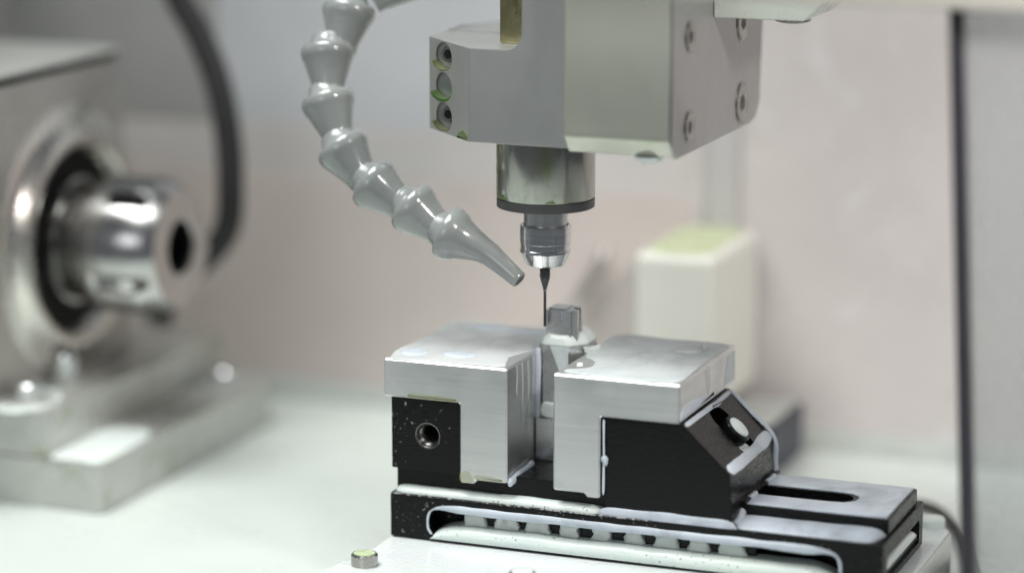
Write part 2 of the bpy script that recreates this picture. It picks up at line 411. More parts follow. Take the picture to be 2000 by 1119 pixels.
# ================================================================== setting
bm = NB(); box(bm, -2600, 2200, -1200, 1262, -480, -440)
obj('table', bm, 'table', smooth=0, kind='structure')
bm = NB(); box(bm, -1740, -60, 1262, 1292, -480, 95); obj('wall', bm, 'wall', smooth=0, kind='structure')
bm = NB(); box(bm, -1740, -60, 1264, 1292, 95, 205); obj('wall_blend_strip', bm, 'wall_mid', smooth=0, kind='structure')  # strip of in-between tone added to soften the step between panels
bm = NB(); box(bm, -1215, -60, 1266, 1292, 205, 1300); obj('wall_upper', bm, 'wall_blue', smooth=0, kind='structure')
bm = NB(); box(bm, -1740, -1215, 1260, 1290, 205, 1300); obj('wall_shade_panel', bm, 'wall_shade', smooth=0, kind='structure')  # dark panel added for the light falling off towards the left
bm = NB(); box(bm, -60, 2200, 1258, 1288, -480, 1300); obj('wall_right', bm, 'wall_right', smooth=0, kind='structure')
bm = NB(); box(bm, -1770, -1740, -300, 1292, -480, 1300); obj('wall_left', bm, 'wall_shade', smooth=0, kind='structure')  # side wall; its dark colour stands in for weaker light
bm = NB(); prism(bm, [(1228, -440), (1262, -440), (1262, -396), (1250, -396)], 0, -1738, 2200, 4)
obj('skirting', bm, 'skirting', kind='structure')
bm = NB(); box(bm, -20, 50, 1240, 1258, -396, 330, 6)
obj('wall_post', bm, 'wall_grey', kind='structure')

# ================================================================== fixture plate and bolts
fp = thing('fixture_plate', (240, 150, -440), 'coolant-flooded white fixture plate under the black vise', 'fixture plate')
bm = NB(); prism(bm, [(-238, -60), (-238, -135), (-262, -165), (-262, -260), (724, -260), (724, 412), (692, 462), (620, 475), (-180, 475), (-238, 410)], 2, -440, -340, 6)
obj('plate', bm, 'alu', fp)
for (x, y, zt_, cap, lb) in ((-204, -173, -314, 'green', 'bolt with pale green coolant on its head'), (96, -171, -314, 'milk', None), (683, 424, -318, 'milk', 'bolt drowned in milky coolant')):
    bm = NB(); lathe(bm, [(24, -345), (24, zt_ - 3), (21.5, zt_), (16, zt_), (15, zt_ - 3)], (x, y, 0), (0, 0, 1), 40)
    b_ = obj('bolt', bm, 'milk' if lb and 'drowned' in lb else 'steel_bolt', fp, label=lb)
    bm = NB(); lathe(bm, [(20, zt_ - 2.5), (19, zt_ + 0.6), (12, zt_ + 2.0), (0, zt_ + 2.4)], (x, y, 0), (0, 0, 1), 32)
    obj('coolant_cap', bm, cap if cap != 'green' else M['green_dry'], b_)
bm = NB(); film(bm, [(-234, -60), (-236, -134), (-256, -166), (-258, -255), (300, -257), (718, -255), (721, 100), (720, 410), (690, 456), (620, 470), (-176, 470), (-233, 406), (-234, 200)], (0, 0, -340), (1, 0, 0), (0, 1, 0), (0, 0, 1), 4, 9, smooth=False)
stuff('coolant_sheet', bm, 'milk_sheet', 'milky coolant sheet flooding the plate under the vise')

# ================================================================== vise
vise = thing('machine_vise', (230, 150, -340), 'black screw vise with two silver aluminium soft jaws', 'vise')
bm = NB(); box(bm, -230, 694, 0, 300, -334, -251, 3)
base = obj('base', bm, 'black', vise)
def rrect(x0, x1, z0, z1, r, n=6):
    out = []
    for cx, cz, a in ((x1 - r, z1 - r, 0), (x0 + r, z1 - r, 90), (x0 + r, z0 + r, 180), (x1 - r, z0 + r, 270)):
        out += [(cx + r * math.cos(R(a + 90 * i / n)), cz + r * math.sin(R(a + 90 * i / n))) for i in range(n + 1)]
    return out
c1 = prism(NB(), rrect(-158, 622, -328, -272, 22), 1, -20, 55)
c2 = prism(NB(), rrect(30, 272, -322, -279, 8), 0, 640, 720)
carve(base, c1, c2)
bm = NB(); S_ = [(-228 + i * 8, -0.6, -251.6) for i in range(64)]
tube(bm, S_, [1.4 + .9 * noise.noise(Vector((p[0] * .06, 0, 0))) for p in S_], 8); obj('worn_edge', bm, 'worn', base)
# web behind the front recess: nine dark pockets
for i in range(9):
    x = -70 + i * 61
    bm = NB(); prism(bm, rrect(x + 20, x + 42, -327, -273, 3, 2), 1, 26, 54)
    obj('recess_rib', bm, 'black_clean', base)
bm = NB(); box(bm, -226, 420, 24, 290, -251, -204, 2); box(bm, 420, 430, 60, 280, -251, -216)
obj('bed', bm, 'black_clean', vise)
# slide plate with long slot
bm = NB(); box(bm, 419, 688, 62, 274, -250.5, -222, 3)
sl = obj('slide_plate', bm, 'black_clean', vise)
cap_ = [(598 - 28 + 28 * math.cos(R(a)), 164 + 28 * math.sin(R(a))) for a in range(-90, 91, 15)]
carve(sl, prism(NB(), [(400, 192)] + [(400, 136)] + cap_, 2, -300, -190))
# fixed (left) black jaw body
bm = NB(); box(bm, -228, -92.5, 5, 328, -205, -71, 2)
fj = obj('fixed_jaw', bm, 'black', vise)
carve(fj, lathe(NB(), [(29, -6), (22.5, 2), (19.8, 5), (19.8, 80)], (-156, 5, -139), (0, 1, 0), 40))
bm = NB()
for i in range(10):
    lathe(bm, [(19.6, 8 + i * 7), (17, 10.5 + i * 7), (19.6, 13 + i * 7)], (-156, 4, -139), (0, 1, 0), 36, cap=False)
obj('screw_thread', bm, 'dark_hole', fj)
bm = NB(); lathe(bm, [(24.6, -0.6), (22.6, -0.4), (20.4, 3.0)], (-156, 5, -139), (0, 1, 0), 40, cap=False); obj('hole_rim', bm, 'dark_hole', fj)
# moving (right) black jaw body
bm = NB(); prism(bm, [(186, -72), (329, -72), (416, -154), (422, -238), (186, -238)], 1, 5, 288, 2.5)
mj = obj('moving_jaw', bm, 'black_clean', vise)
sn = Vector((82, 0, 87)).normalized(); sd = Vector((87, 0, -82)).normalized(); sy = Vector((0, 1, 0))
sc0 = Vector((375, 158, -115.5))
def capsule(half, r, n=10):
    return [(half + r * math.cos(R(a)), r * math.sin(R(a))) for a in [-90 + 180 * i / n for i in range(n + 1)]] + \
           [(-half + r * math.cos(R(a)), r * math.sin(R(a))) for a in [90 + 180 * i / n for i in range(n + 1)]]
def slab(out, o, ex, ey, nz, a0, a1):
    bm = NB()
    lo = [bm.verts.new(o + ex * p[0] + ey * p[1] + nz * a0) for p in out]; hi = [bm.verts.new(o + ex * p[0] + ey * p[1] + nz * a1) for p in out]
    fs = [bm.faces.new(lo), bm.faces.new(hi)]; n = len(out)
    for i in range(n): fs.append(bm.faces.new((lo[i], lo[(i + 1) % n], hi[(i + 1) % n], hi[i])))
    bmesh.ops.recalc_face_normals(bm, faces=fs); return bm
carve(mj, slab(capsule(25, 36), sc0, sd, sy, sn, -46, 20))
bm = NB(); so = sc0 + sd * 3 + sy * 0
lathe(bm, [(28, -46), (28, 9), (25.5, 12.5), (17, 12.5), (16, 8)], so, sn, 40)
scr = obj('screw', bm, 'black_clean', mj, label='black cap screw holding milky coolant in its socket')
bm = NB(); lathe(bm, [(22, 11), (21, 14.5), (13, 17.5), (0, 18.4)], so, sn, 36)
obj('coolant_cap', bm, 'milk', scr)
bm = NB(); film(bm, [(28, -20), (28, 16), (42, 22), (49, 8), (48, -14), (40, -24)], sc0 + sn * -14, sd, sy, sn, 9, 8)
obj('coolant_pocket', bm, 'milk', mj)
# aluminium soft jaws
bm = NB(); prism(bm, [(-240, 0), (0, 0), (0, -212), (-62, -212), (-62, -219), (-92, -219), (-92, -71), (-240, -71)], 1, 0, 335, 3.2, 1)
obj('soft_jaw', bm, 'alu', vise, 20, label='left aluminium soft jaw, wet on top')
bm = NB(); prism(bm, [(88, 0), (325, 0), (325, -71), (177, -71), (177, -221), (150, -221), (150, -214), (88, -214)], 1, 0, 335, 3.2, 1)
obj('soft_jaw', bm, 'alu', vise, 20, label='right aluminium soft jaw under a milky film')
bm = NB(); box(bm, 0.6, 88, 120, 300, -251, -205, 2)
obj('bed_rail', bm, 'black_clean', vise)
bm = NB(); prism(bm, [(177.6, -72), (185.4, -72), (185.4, -228), (177.6, -228)], 1, 9, 300)
obj('jaw_shim', bm, 'black_clean', vise)

# ================================================================== workpiece
wp = thing('workpiece', (44, 200, -120), 'small grey faceted metal workpiece clamped between the silver jaws', 'workpiece')
OUT = [(0.8, 162), (12, 150), (62, 150), (87.2, 182), (87.2, 232), (66, 250), (18, 250), (0.8, 236)]
bm = NB(); prism(bm, OUT, 2, -122, 14, 1.0)
bd = obj('body', bm, 'work', wp)
bm = NB(); prism(bm, [(13, 161), (62, 161), (62, 172), (58, 174), (58, 178), (62, 180), (62, 190), (58, 192), (58, 196), (62, 198), (62, 214), (13, 214)], 2, 12, 77, 0.8)
bs = obj('boss', bm, 'work', wp)
carve(bs, box(NB(), 42, 47, 155, 166, 58, 90), box(NB(), 8, 28, 182, 186, 66, 90))
bm = NB(); box(bm, 42.2, 46.8, 162.5, 166, 58.5, 76, 0.5); obj('coolant_fill', bm, 'milk_blue', bs)
bm = NB(); prism(bm, [(17, 168), (50, 168), (50, 204), (17, 204)], 2, 77.2, 80, 0.6); obj('top_pad', bm, 'work', bs)
for yy in (176, 194):
    bm = NB(); box(bm, 58.5, 73, yy - 9, yy + 3, 13, 78 + (yy > 180) * 3, 0.8); obj('fin', bm, 'work', bs)
bm = NB(); box(bm, 2, 86, 140, 262, -204, -123, 2); obj('parallel_block', bm, 'alu_side', wp)
# milk collar round the boss
bm = NB()
rings = []
for t, (off, z) in enumerate(((-0.8, 13), (-0.9, 17), (-3, 22), (-7, 27.5), (-12.5, 33), (-19, 37.5), (-26, 40.5), (-32, 42))):
    cx, cy = 43, 198; ring = []
    S = []
    for (xa, ya), (xb, yb) in zip(OUT, OUT[1:] + OUT[:1]): S += [Vector((xa + (xb - xa) * q / 5, ya + (yb - ya) * q / 5, 0)) for q in range(5)]
    for p in S:
        d = Vector((p.x - cx, p.y - cy, 0)); L = d.length; ring.append(bm.verts.new(Vector((cx, cy, z)) + d * max(0.05, (L + off) / L)))
    rings.append(ring)
for a, b in zip(rings, rings[1:]):
    for i in range(len(a)): bm.faces.new((a[i], a[(i + 1) % len(a)], b[(i + 1) % len(a)], b[i]))
bm.faces.new(rings[-1]); bmesh.ops.recalc_face_normals(bm, faces=bm.faces[:])
stuff('coolant_collar', bm, 'milk', 'pale coolant pooled around the boss of the workpiece')
bm = NB(); film(bm, [(26, 12.5), (44, 12.5), (61, 12.5), (61.2, -15), (61, -44), (53, -47), (46, -40), (36, -14)], (0, 150, 0), (1, 0, 0), (0, 0, 1), (0, -1, 0), 1.0, 2, smooth=False)
stuff('coolant_run', bm, 'film_thick', 'milky streak running down the workpiece front')
bm = NB(); bead(bm, [(2, 152, 8), (2.5, 149, -30), (3, 148, -75), (2.5, 148, -110), (2, 149, -128)], 6.0, 0.5, flat=((0, 1, 0), .6))
stuff('coolant_drip', bm, 'milk_blue', 'thin milky drip between workpiece and left jaw')
bm = NB(); film(bm, [(10, -118), (12, -96), (34, -94), (52, -100), (60, -120), (30, -123)], (0, 149.6, 0), (1, 0, 0), (0, 0, 1), (0, -1, 0), 4, 5)
stuff('coolant_lump', bm, 'milk', 'white coolant lump at the foot of the workpiece')

# ================================================================== coolant on the jaws and vise
T, X, Y, Zv = (0, 0, 0.0), (1, 0, 0), (0, 1, 0), (0, 0, 1)
bm = NB(); film(bm, [(-234, 12), (-150, 8), (-60, 10), (-14, 14), (-20, 50), (-30, 95), (-8, 160), (-5, 240), (-6, 326), (-120, 330), (-232, 328), (-236, 180)], (0, 0, 0), X, Y, Zv, 1.8, 6, wob=5)
stuff('coolant_film', bm, 'film', 'thin milky film on top of the left soft jaw')
for cx, cy, rx, ry, lb in ((-121, 68, 34, 22, 'round milky drop at the middle of the left jaw top'), (-203, 54, 28, 26, 'round milky drop at the left end of the left jaw top'),
                           (-150, 292, 44, 20, 'milky drop at the rear of the left jaw top'), (-60, 288, 52, 18, 'broad milky drop at the far right of the left jaw top')):
    bm = NB(); film(bm, [(cx + rx * math.cos(R(a)) * (1 + .08 * math.sin(a)), cy + ry * math.sin(R(a))) for a in range(0, 360, 45)], (0, 0, 1.5), X, Y, Zv, 2.8, 12)
    stuff('coolant_drop', bm, 'milk_blue', lb)
bm = NB(); film(bm, [(112, 14), (200, 8), (308, 10), (315, 120), (315, 240), (311, 324), (200, 329), (100, 328), (94, 230), (93, 150), (128, 110), (132, 60), (104, 36)], (0, 0, 0), X, Y, Zv, 2.6, 7, wob=4)
stuff('coolant_film', bm, 'film_thick', 'milky film covering the top of the right soft jaw')
for x, y, r, h in ((112, 74, 6, 4), (116, 62, 6, 4), (268, 236, 15, 2.5), (286, 262, 5, 13), (248, 232, 9, 2)):
    bm = NB(); lathe(bm, [(r, 0), (r * 1.02, h * .3), (r * .8, h * .75), (r * .4, h * .96), (0, h)], (x, y, 2.2), Zv, 20)
    stuff('coolant_drop', bm, 'milk', 'clear drop beaded at the left corner of the right jaw' if r == 6 else ('tiny upright drop near the far right jaw corner' if h > 10 else 'shallow drop ring near the far right jaw corner'), 'drops on the right jaw top')
bm = NB(); film(bm, [(87, 168), (92, 178), (102, 190), (106, 206), (98, 216), (88, 214)], (0, 0, 1), X, Y, Zv, 9, 7)
stuff('coolant_lump', bm, 'milk', 'thick coolant lump between workpiece and right jaw top')
# drips down the left jaw inner face (x = 0)
for y0, z1_, r in ((48, -60, 3.0), (75, -120, 3.4), (105, -150, 4.2), (130, -90, 3.2)):
    bm = NB(); bead(bm, [(0.6, y0, -4), (1.0, y0 + 2, z1_ * .4), (1.0, y0 - 1, z1_ * .75), (0.6, y0 + 1, z1_)], r, .5, flat=(X, .35))
    stuff('coolant_streak', bm, 'film_streak', 'milky streak on the inner face of the left jaw', 'streaks on the left jaw inner face')
bm = NB(); bead(bm, [(3, 2, -212), (5, 40, -208), (6, 85, -206), (4, 120, -206)], 9, .35, flat=(X, .6))
stuff('coolant_run', bm, 'milk_blue', 'milky run along the bottom of the left jaw inner face')
for o_, lb in (([(-90, -216), (-90, -200), (-76, -196), (-66, -206), (-66, -216)], 'yellow green residue on the foot of the left jaw'), ([(-60, -210), (-58, -201), (-20, -203), (-8, -208), (-20, -210)], 'faint green residue along the bottom edge of the left jaw'), ([(-190, -69), (-180, -60), (-120, -62), (-96, -66), (-110, -70)], 'green residue under the left jaw overhang')):
    bm = NB(); film(bm, o_, (0, 0, 0), X, Zv, (0, -1, 0), 0.3, 4); stuff('coolant_residue', bm, 'film_green', lb)
# inside edge of right jaw
bm = NB(); bead(bm, [(183, 3.5, -75), (183.5, 2.5, -110), (184, 2, -150), (183, 3, -215)], 2.3, .4)
stuff('coolant_drip', bm, 'milk_blue', 'thin drip along the edge of the black moving jaw')
bm = NB(); lathe(bm, [(5, -8), (7, -2), (4, 6), (0, 12)], (186, 2, -150), (0.3, 0, -1), 14)
stuff('coolant_drop', bm, 'milk_blue', 'small drop on the edge of the black moving jaw')
# right face of right jaw: film along bottom
bm = NB(); film(bm, [(4, -66), (60, -66), (150, -66), (200, -60), (150, -54), (90, -46), (40, -44), (8, -48)], (325, 0, 0), Y, Zv, X, 1.2, 4)
stuff('coolant_run', bm, 'milk_blue', 'milky run along the lower edge of the right jaw end')
bm = NB(); film(bm, [(280, -9), (305, -8), (326, -9), (327, -36), (326, -62), (290, -63), (258, -62), (268, -36)], (325, 0, 0), Y, Zv, X, .6, 3, smooth=False)
stuff('coolant_run', bm, 'film_thick', 'milky patch on the far end of the right jaw')
bm = NB(); film(bm, [(150, -4), (168, -6), (176, -40), (164, -56), (152, -30)], (325, 0, 0), Y, Zv, X, 1.2, 3)
stuff('coolant_streak', bm, 'film', 'thin streak halfway along the right jaw end')
# slope frame beads on moving jaw
f0 = Vector((329, 0, -72)); f1 = Vector((416, 0, -154))
bm = NB(); bead(bm, [f0 + Vector((1, 282, 0)), f0.lerp(f1, .5) + Vector((2, 281, 1)), f1 + Vector((0, 280, 2)), f1 + Vector((2, 282, -40)), f1 + Vector((5, 283, -80))], 9, .25, flat=(sn, .16))
stuff('coolant_run', bm, 'milk_blue', 'milky run down the rear edge of the sloped black face')
bm = NB(); bead(bm, [f1 + Vector((-4, 12, 4)), f1 + Vector((-3, 100, 3)), f1 + Vector((-4, 200, 4)), f1 + Vector((-8, 278, 8))], 11.5, .25, flat=(sn, .15))
stuff('coolant_run', bm, 'milk_blue', 'milky run along the lower edge of the sloped black face')
bm = NB(); bead(bm, [f0 + Vector((3, 10, -3)), f0 + Vector((4, 100, -3)), f0 + Vector((4, 200, -4)), f0 + Vector((3, 280, -3))], 4.5, .3, flat=(sn, .25))
stuff('coolant_run', bm, 'milk_blue', 'milky run where the sloped black face meets the right jaw')
bm = NB(); film(bm, [(-34, -20), (-38, 0), (-36, 22), (-30, 30), (-28, 4)], sc0 + sd * -22 + sy * 18, sd, sy, sn, 3, 3)
stuff('coolant_drop', bm, 'milk_blue', 'small milky dab above the screw pocket')
# ledge bead in front of the bed, quarter-round
def fillet(bm, xs, y_wall, z_floor, hgt, dep, wob=.15, seg=8, taper=True):
    rings = []
    for i, x in enumerate(xs):
        e = min(i, len(xs) - 1 - i) / 3; k = (math.sqrt(max(0, 1 - (1 - min(1, e)) ** 2)) * .9 + .1) if taper else 1
        q = 1 + wob * noise.noise(Vector((x * .015, z_floor, 0)))
        ring = [bm.verts.new((x, y_wall + 1, z_floor - 1))]
        for s in range(seg + 1):
            a = s / seg * math.pi / 2
            ring.append(bm.verts.new((x, y_wall - dep * k * math.sin(a) ** .8, z_floor - 1 + (hgt * k * q + 1) * math.cos(a) ** 1.1)))
        rings.append(ring)
    for a, b in zip(rings, rings[1:]):
        for k in range(len(a)): bm.faces.new((a[k], a[(k + 1) % len(a)], b[(k + 1) % len(a)], b[k]))
    bm.faces.new(rings[0]); bm.faces.new(rings[-1]); bmesh.ops.recalc_face_normals(bm, faces=bm.faces[:])
bm = NB(); fillet(bm, [-228 + i * 9 for i in range(47)], 24, -251, 12, 21)
stuff('coolant_bead', bm, 'milk_foam', 'milky bead on the left ledge of the vise base')
bm = NB(); fillet(bm, [170 + i * 9 for i in range(30)], 5, -251, 15, 3)
stuff('coolant_bead', bm, 'milk_blue', 'milky line under the black moving jaw')
bm = NB(); fillet(bm, [414 + i * 9 for i in range(31)], 62, -251, 12, 55)
stuff('coolant_bead', bm, 'milk_blue', 'milky bead along the front of the slotted plate')
bm = NB(); bead(bm, [(424, 20, -249), (424, 40, -246), (422, 62, -236), (421, 90, -232)], 9, .2)
stuff('coolant_run', bm, 'milk_blue', 'milky run in the corner beside the slotted plate')
bm = NB(); film(bm, [(430, 68), (560, 66), (682, 68), (682, 160), (683, 268), (560, 269), (428, 269), (428, 200), (500, 199), (560, 199), (588, 196), (604, 182), (607, 164), (604, 146), (588, 133), (560, 130), (500, 129), (430, 129)], (0, 0, -222), X, Y, Zv, 3, 4, smooth=False)
stuff('coolant_film', bm, 'milk_blue', 'bluish milky film on the slotted plate of the vise')
for y0, y1, z in ((92, 130, -219), (200, 250, -218)):
    bm = NB(); bead(bm, [(427, y0, z), (429, (y0 + y1) / 2, z), (427, y1, z)], 6, .2)
    stuff('coolant_bead', bm, 'milk_blue', 'milky bead where the slotted plate meets the moving jaw, ' + ('in front of the slot' if y0 < 150 else 'behind the slot'))
# recess rim, pool and foam
rim = [(-150, -1, -324), (-157, -1, -312), (-157, -1, -292), (-150, -1, -277), (-134, -1, -271)] + [(-100 + i * 60, -1.5, -270.5 - (i % 3) * .6) for i in range(12)] + [(596, -1, -272), (614, -1, -280), (620, -1, -302), (619, -1, -328)]
S = spline(rim, 8); rad = []
for p in S:
    t = min(1, max(0, (p.x + 150) / 60)) * min(1, max(0, (630 - p.x) / 60)); rad.append(3.4 + 4.8 * t * (1 + .4 * noise.noise(p * .02)))
bm = NB(); tube(bm, [p + Vector((0, 4, 0)) for p in S], rad, 14, (Y, .75))
stuff('coolant_rim', bm, 'milk_blue', 'milky rim outlining the long recess in the vise front')
bm = NB()
xs = [-150 + i * 8 for i in range(97)]; rings = []
for i, x in enumerate(xs):
    e = min(i / 9, (len(xs) - 1 - i) / 9, 1); k = math.sqrt(max(0.0004, 1 - (1 - e) ** 2))
    hh = 28 * k * (1 + .10 * noise.noise(Vector((x * .012, 1, 0)))); ring = [bm.verts.new((x, 40, -330))]
    for (yy, zz) in ((40, 1.0), (26, .97), (12, .90), (3, .74), (-3, .5), (-5, .25), (-3, 0)):
        ring.append(bm.verts.new((x, yy if k > .5 else yy, -330 + hh * zz)))
    rings.append(ring)
for a, b in zip(rings, rings[1:]):
    for k in range(len(a)): bm.faces.new((a[k], a[(k + 1) % len(a)], b[(k + 1) % len(a)], b[k]))
bm.faces.new(rings[0]); bm.faces.new(rings[-1]); bmesh.ops.recalc_face_normals(bm, faces=bm.faces[:])
stuff('coolant_pool', bm, 'milk_foam', 'milky pool standing in the long recess of the vise front')
for i in range(9):
    x = -70 + i * 61; bm = NB(); rx = 20 + random.uniform(-4, 4); rz = 18 + random.uniform(-2, 1)
    prism(bm, rrect(-rx, rx, -rz, rz + 6, 13, 4), 1, -9, 12, 5, 3)
    bmesh.ops.subdivide_edges(bm, edges=[e for e in bm.edges if e.calc_length() > 12], cuts=2, use_grid_fill=True)
    for v in bm.verts:
        v.co.x *= 1.0 + .022 * max(0, 4 - v.co.z)
        v.co += Vector((noise.noise(v.co * .12 + Vector((i * 7, 0, 0))), 0.6 * noise.noise(v.co * .2 + Vector((5, 5 + i, 5))), noise.noise(v.co * .12 + Vector((1, 9, 5 + i))))) * 5.0
        v.co += Vector((x, 26, -295))
    stuff('coolant_foam', bm, 'foam', 'bubbly foam mound in the vise recess, %s from the left' % ('first', 'second', 'third', 'fourth', 'fifth', 'sixth', 'seventh', 'eighth', 'ninth')[i])
bm = NB(); film(bm, [(48, -316), (60, -298), (120, -292), (220, -292), (262, -300), (266, -318)], (682, 0, 0), Y, Zv, X, 9, 8)
stuff('coolant_pool', bm, 'milk', 'milky pool inside the open right end of the vise base')

# ================================================================== spindle head
head = thing('spindle_head', (120, 250, 396), 'grey machine spindle head with steel nose and collet nut', 'spindle head')
FZ, TZ = 396, 566
bm = NB()
prism(bm, [(-93, 52), (299, 52), (299, 520), (-150, 520), (-240, 372), (-224, 182)], 2, FZ, TZ - 1, 2)
body = obj('head_body', bm, 'nickel', head)
# three counterbores bored into the chamfered corner
cuts = [lathe(NB(), [(26.5, 0), (26.5, 200)], (-174, 165, z), (0, -1, 0), 40) for z in (536, 481, 426)]
carve(body, *cuts)
for z, kind_ in ((536, 1), (481, 0), (426, 1)):
    p = Vector((-171, 165, z + 3)); ax = Vector((0, -1, 0))
    if kind_:
        bm = NB(); lathe(bm, [(14.5, -4), (14.5, 18), (13, 20), (8.5, 20), (8, 14), (0, 14)], p, ax, 36)
        b_ = obj('bolt', bm, 'steel_bolt', head)
        bm = NB(); lathe(bm, [(8.6, 0), (8.6, 20.6), (0, 20.6)], p, ax, 6, angle=.3); obj('socket', bm, 'socket', b_)
    else:
        bm = NB(); lathe(bm, [(8, -4), (8, 5), (0, 5)], p + Vector((9, 0, 6)), ax, 28); obj('plug', bm, 'olive', head)
    bm = NB()
    for r0, r1 in ((26.2, 24.0 if kind_ else 21.5),):
        q = []
        for a in range(200, 341, 10):
            k = math.sin(math.pi * (a - 200) / 140) ** .6
            q.append((-174 + 26.3 * math.cos(R(a)), z + 26.3 * math.sin(R(a))))
        for a in range(340, 199, -10):
            k = math.sin(math.pi * (a - 200) / 140) ** .6; rr = 26.2 - (26.2 - r1) * k
            q.append((-174 + rr * math.cos(R(a)), z + rr * math.sin(R(a))))
        prism(bm, q, 1, 134 if kind_ else 126, 164)
    obj('coolant_residue', bm, 'green_wet' if not kind_ else 'green', head)
bm = NB(); film(bm, [(-26, 1), (-8, 1), (16, 1), (21, 6), (18, 13), (2, 19), (-16, 13), (-24, 7)], (-112, 71, FZ), (0.71, -0.70, 0), Zv, (-0.7, -0.71, 0), 1.2, 4)
obj('coolant_residue', bm, 'green_dark', head)
bm = NB(); prism(bm, [(-226, 281), (-226, 284), (-66, 272), (-66, 269)], 2, TZ - 1.5, TZ + 1.6)
obj('split_line', bm, 'bright', head)
# upper front plate with the rounded notch, and stained column behind, its shade painted in
nz = [(-91, FZ + .3), (299, FZ + .3), (299, 760), (8, 760)] + [(-22 + 30 * math.sin(R(a)), TZ + 30 - 30 * math.cos(R(a))) for a in range(90, -1, -10)] + [(-91, TZ)]
bm = NB(); prism(bm, nz, 1, 50, 130, 2.5)
obj('front_plate', bm, 'nickel', head)
bm = NB(); box(bm, -66, 299, 132, 520, TZ - 1, 760, 4)
obj('column', bm, 'olive', head)
# protruding cover with rolled lower edge and its right side plate
bm = NB(); prism(bm, [(6, 760), (0, 434), (2, 424), (26, 395), (49.5, 395), (49.5, 760)], 0, 106, 300, 3, 3)
obj('cover', bm, 'cover', head)
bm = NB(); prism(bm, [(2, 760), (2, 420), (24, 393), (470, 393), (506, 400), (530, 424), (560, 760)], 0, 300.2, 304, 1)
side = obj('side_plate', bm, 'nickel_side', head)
def face_bolt(y, z, r, tilt=0):
    bm = NB(); lathe(bm, [(r, -2), (r, 1.2), (r - 2, 1.2), (r - 2.5, 0.2), (r - 5, 0.2), (r - 5, 2.6), (r - 7, 3.4), (0, 3.4)], (304, y, z), X, 40)
    b_ = obj('bolt', bm, 'steel_bolt', head)
    bm = NB(); lathe(bm, [(r * .40, 0), (r * .40, 3.8), (0, 3.8)], (304, y - 4, z), X, 6, angle=.3); obj('socket', bm, 'socket', b_)
face_bolt(412, 440, 40); face_bolt(412, 590, 40); face_bolt(96, 598, 30); face_bolt(96, 440, 30)
bm = NB(); lathe(bm, [(26, 394), (22, 386), (10, 380), (0, 379)], (250, 40, 0), Zv, 28)
obj('coolant_drop', bm, 'milk', head)
# pale plate on the upper right with a round bolt below
bm = NB(); prism(bm, [(304.5, 616), (470, 616), (505, 650), (505, 700), (304.5, 700)], 1, 230, 420, 3)
pp = obj('top_bracket', bm, 'strip', head)
bm = NB(); lathe(bm, [(34, 617), (32, 606), (20, 602), (0, 601)], (425, 320, 0), Zv, 32); obj('bolt', bm, 'steel_bolt', head)
# spindle nose
ax0 = (17, 150, 0)
bm = NB(); lathe(bm, [(89.5, 420), (89.5, 292), (88, 289.5)], ax0, Zv, 96); sp = obj('spindle_nose', bm, 'spindle', head)
for a0, a1, hh in ((-139, -121, 8), (-70, -58, 4)):
    bm = NB(); q = []
    for a in range(a0, a1 + 1, 2):
        k = math.sin(math.pi * (a - a0 + .5) / (a1 - a0 + 1)); h_ = 292 + (hh * k + 1) * (1 + .4 * noise.noise(Vector((a * .3, 0, 0))))
        q.append((a, h_))
    lo = [[bm.verts.new((17 + r_ * math.cos(R(a)), 150 + r_ * math.sin(R(a)), z_)) for r_, z_ in ((89.2, 291), (90.3, 291.5), (90.2, h_ - 1), (89.2, h_))] for a, h_ in q]
    for A_, B_ in zip(lo, lo[1:]):
        for k in range(3): bm.faces.new((A_[k], B_[k], B_[k + 1], A_[k + 1]))
    bmesh.ops.recalc_face_normals(bm, faces=bm.faces[:])
    obj('coolant_residue', bm, 'green_dark', sp)
bm = NB(); lathe(bm, [(85, 290), (89, 288), (89, 273), (87.5, 271.8), (38, 271.8)], ax0, Zv, 96); obj('ring', bm, 'ring_black', sp)
bm = NB(); lathe(bm, [(39.8, 273), (39.8, 232)], ax0, Zv, 64); obj('shaft', bm, 'satin', head)
bm = NB(); lathe(bm, [(40.5, 234), (41.5, 238.5), (45.5, 238.5), (46.8, 236.5), (46.8, 206), (45.6, 205), (45.6, 194), (46.9, 192.5), (46.9, 188), (45.5, 186), (36.5, 166), (35, 164), (12, 163)], ax0, Zv, 80)
obj('collet_nut', bm, 'bright', head, smooth=25)
# ------------------------------------------------------------------ end mill
bm = NB(); em = thing('end_mill', (16, 150, 48), 'slender dark end mill held in the collet nut', 'end mill'); bm.free()
a1 = (16, 150, 0)
bm = NB(); lathe(bm, [(9.6, 170), (9.6, 142), (9.0, 138)], a1, Zv, 32); obj('shank', bm, 'carbide', em)
bm = NB(); lathe(bm, [(9.0, 138), (3.2, 117.5)], a1, Zv, 32); obj('cone', bm, 'carbide', em)
bm = NB(); lathe(bm, [(3.4, 117.5), (3.4, 114), (2.5, 113.5)], a1, Zv, 24); obj('collar', bm, 'bright', em)
bm = NB(); lathe(bm, [(2.5, 114), (2.5, 62)], a1, Zv, 20); obj('neck', bm, 'carbide', em)
bm = NB(); lathe(bm, [(2.7, 62), (2.7, 48.5), (1.6, 48)], a1, Zv, 8); obj('cutting_tip', bm, 'carbide', em)

